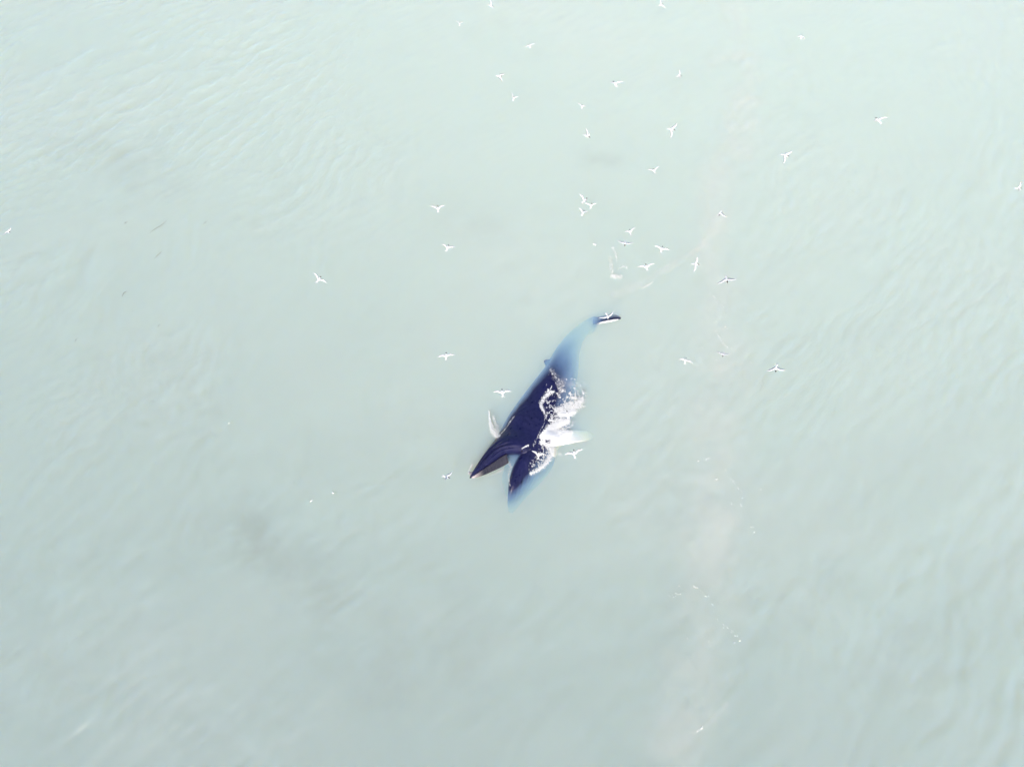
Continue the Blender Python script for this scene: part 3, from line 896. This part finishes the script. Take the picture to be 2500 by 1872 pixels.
def on_ray_at(pix, c, r):
    """nearer of the two points of a sight line that lie r from c (or the closest direction)"""
    d = ray(*pix)
    oc = CAM - c
    b = oc.dot(d)
    disc = b * b - (oc.length_squared - r * r)
    if disc <= 0:
        p = CAM + d * (-b)
        return c + (p - c).normalized() * r
    return CAM + d * (-b - math.sqrt(disc))


def tern(head, tail, a, b, label, fork=0.045, low=None, scale=1.0):
    head, tail, a, b = (Vector(p) for p in (head, tail, a, b))
    mid = (head * 0.55 + tail * 0.45)
    span = max((a - b).length, 0.9 * max((a - mid).length, (b - mid).length) * 2)
    dist = SPAN * scale * 0.97 * FPX / span
    d = ray(*mid)
    ctr_depth = -(ROT.transposed() @ d).z
    p = CAM + d * (dist / max(ctr_depth, 0.5))
    if p.z < 1.2 or p.z > 12:
        p = at(mid.x, mid.y, min(max(p.z, 1.5 + 2.5 * random.random()), 12))
    if low is not None:
        p = at(mid.x, mid.y, low)
    z = p.z
    fw = at(head.x, head.y, z) - at(tail.x, tail.y, z)
    fw.z = random.uniform(-0.03, 0.06)
    fw.normalize()
    left = Vector((0, 0, 1)).cross(fw).normalized()
    up = fw.cross(left)
    M = Matrix((fw, left, up)).transposed()
    Mi = M.transposed()
    tips = []
    for q in (a, b):
        tips.append(Mi @ (on_ray_at(q, p, WING * scale) - p) / scale)
    # one tip on each side of the body
    tips.sort(key=lambda t: -t.y)
    if tips[0].y < 0.06:
        tips[0].y = 0.06
    if tips[1].y > -0.06:
        tips[1].y = -0.06
    v, f, wf_ = bird_mesh(tips, fork)
    o = mesh_obj("tern", v, f, [wm, gm])
    for k in wf_:
        o.data.polygons[k].material_index = 1
    bm2 = bmesh.new(); bm2.from_mesh(o.data); bmesh.ops.recalc_face_normals(bm2, faces=bm2.faces); bm2.to_mesh(o.data); bm2.free()
    o.location = p
    o.rotation_euler = M.to_euler()
    o.scale = (scale,) * 3
    tag(o, label, "tern", "terns flying over the whale")
    for nm, me in (("black_cap", cap_me), ("bill", bill_me)):
        c = bpy.data.objects.new(nm, me); COL.objects.link(c); c.parent = o
    return o


TERNS = [
    ((1203, 16), (1192, 13), (1196, 2), (1206, 22), "white tern nearest the top edge, left of centre"),
    ((1123, 54), (1122, 66), (1112, 52), (1130, 55), "leftmost white tern of the group near the top edge"),
    ((1291, 109), (1295, 118), (1280, 117), (1307, 107), "white tern with level wings near the top, right of the leftmost top tern"),
    ((1223.6, 186.6), (1211.6, 185), (1233.6, 180), (1227.5, 201), "white tern heading right, upper of a close pair at upper centre"),
    ((1255, 236), (1252, 247), (1248, 224), (1266, 237), "white tern with one raised wing, lower of a close pair at upper centre"),
    ((1498, 201), (1506, 211), (1490, 203), (1527, 200), "white tern with its left wing edge-on, halfway between two top terns"),
    ((1421, 256), (1421, 267), (1408.6, 251), (1429.6, 261), "small white tern just above the one diving with dark head down"),
    ((1438, 336), (1427, 329), (1430, 310), (1447, 321), "white tern with its dark head pointing down and wings up"),
    ((1618.8, 10.6), (1606.8, 15.4), (1611.3, -2), (1625, 21.5), "white tern cut by the top edge, right of centre"),
    ((1957, 87), (1956, 95), (1946.5, 91), (1964.6, 97), "crescent-shaped white tern alone at upper right"),
    ((1664, 186), (1650, 186.7), (1659.4, 169.7), (1658, 192), "white tern flying right with one wing pointing straight up"),
    ((1644, 318), (1632.6, 315), (1654, 301), (1637, 338), "slender white tern banking steeply, one wing up and one down, right of centre"),
    ((1922, 382), (1910, 377), (1935.4, 368.5), (1911.9, 402.5), "banking white tern at right, upper wing slanting to the right"),
    ((2140.4, 292), (2149, 298), (2133.6, 297), (2167.6, 287), "lone white tern far right near the top"),
    ((2494, 461), (2476, 459.5), (2491.8, 445), (2488, 467), "white tern at the right edge with one wing raised"),
    ((1595, 413), (1599.6, 423), (1578.6, 414), (1611.4, 405), "white tern above the milky streak with right wing lifted"),
    ((1432, 485), (1421, 496), (1412, 470.6), (1431, 494), "uppermost white tern of the tight trio above the foam patch"),
    ((1444.5, 498.3), (1441.6, 508.7), (1426.9, 496), (1457, 496.7), "right-hand white tern of the tight trio above the foam patch"),
    ((1426, 515), (1420, 526), (1411.7, 506), (1435, 516.6), "lowest white tern of the tight trio above the foam patch"),
    ((1756.4, 524.5), (1761, 516), (1749.6, 526.4), (1777.4, 531.8), "white tern facing down with its long wing to the right"),
    ((1537, 562), (1540, 573), (1524.5, 566), (1551.4, 555.6), "white tern with sharply bent wings above the crescent-winged one"),
    ((1525.4, 598.6), (1526.5, 590), (1505, 586), (1548, 592), "white tern facing down with wings in a shallow V, beside the foam patch"),
    ((1616.9, 603.6), (1613.5, 615), (1597.4, 600.4), (1637, 610.6), "white tern tilted down to the right, right of the foam patch"),
    ((1577, 646.8), (1580, 659), (1556, 652), (1599.7, 643), "white tern gliding directly right of the dense foam clump"),
    ((1704.7, 646.8), (1689, 644), (1702, 627), (1693, 665), "bluish-white tern banking vertically at the end of the milky streak"),
    ((1774.5, 688), (1772.9, 675.8), (1748, 694.4), (1798.5, 682), "large white tern facing down with wide wings, right of the banking one"),
    ((1485.4, 778.4), (1481, 767), (1462.4, 775.6), (1499, 759.3), "white tern low over the whale's raised tail fluke"),
    ((1068.4, 504.3), (1070, 517), (1048.4, 502.5), (1088.7, 500.7), "white tern with symmetric V wings, upper of two left of centre"),
    ((1094.9, 599.6), (1089.5, 612.6), (1078, 595.6), (1114.8, 603.5), "white tern tilted to the right, lower of two left of centre"),
    ((783, 676.2), (773, 690), (765.4, 665.3), (799.6, 692), "white tern alone on the left with swept-back wings"),
    ((1089.3, 862), (1089, 877.8), (1067, 872.5), (1111.5, 867), "white tern with arched wings, left of the whale's back"),
    ((1225.6, 952), (1228, 967), (1203, 956.8), (1249.8, 954.9), "white tern close to the whale's left side with a fanned tail"),
    ((1096, 1166), (1081.5, 1162), (1106.8, 1149.5), (1086, 1171), "white tern just left of the whale's snout tip"),
    ((1401, 1101), (1403, 1115.5), (1376.6, 1109.5), (1423.7, 1095.5), "white tern below the whale's white flipper"),
    ((1316, 1103), (1313.8, 1121), (1298, 1100), (1329, 1108), "white tern flying over the whale's throat at the foam edge"),
    ((1384.5, 1006), (1388, 1018), (1363, 1012), (1406.8, 1006.8), "white tern over the foam above the white flipper"),
    ((1675, 874), (1671.4, 889), (1657, 877.2), (1692.6, 887.3), "bluish-white tern with drooped wings, leftmost of three right of the tail"),
    ((1764.4, 869.8), (1769.5, 861), (1748.3, 857.5), (1784.4, 863.3), "white tern facing down, middle of three right of the tail"),
    ((1894, 904.3), (1896, 892), (1870.3, 906.3), (1919, 904), "white tern facing down with level wings, rightmost of three right of the tail"),
    ((24.5, 568.4), (13, 565.5), (27.4, 556), (4, 575), "small white tern at the left edge"),
]
for i, (h_, t_, a_, b_, lab) in enumerate(TERNS):
    low = 4.0 if "raised tail fluke" in lab else None
    tern(h_, t_, a_, b_, lab, fork=random.uniform(0.03, 0.06), low=low, scale=1.2 if low else 1.0)
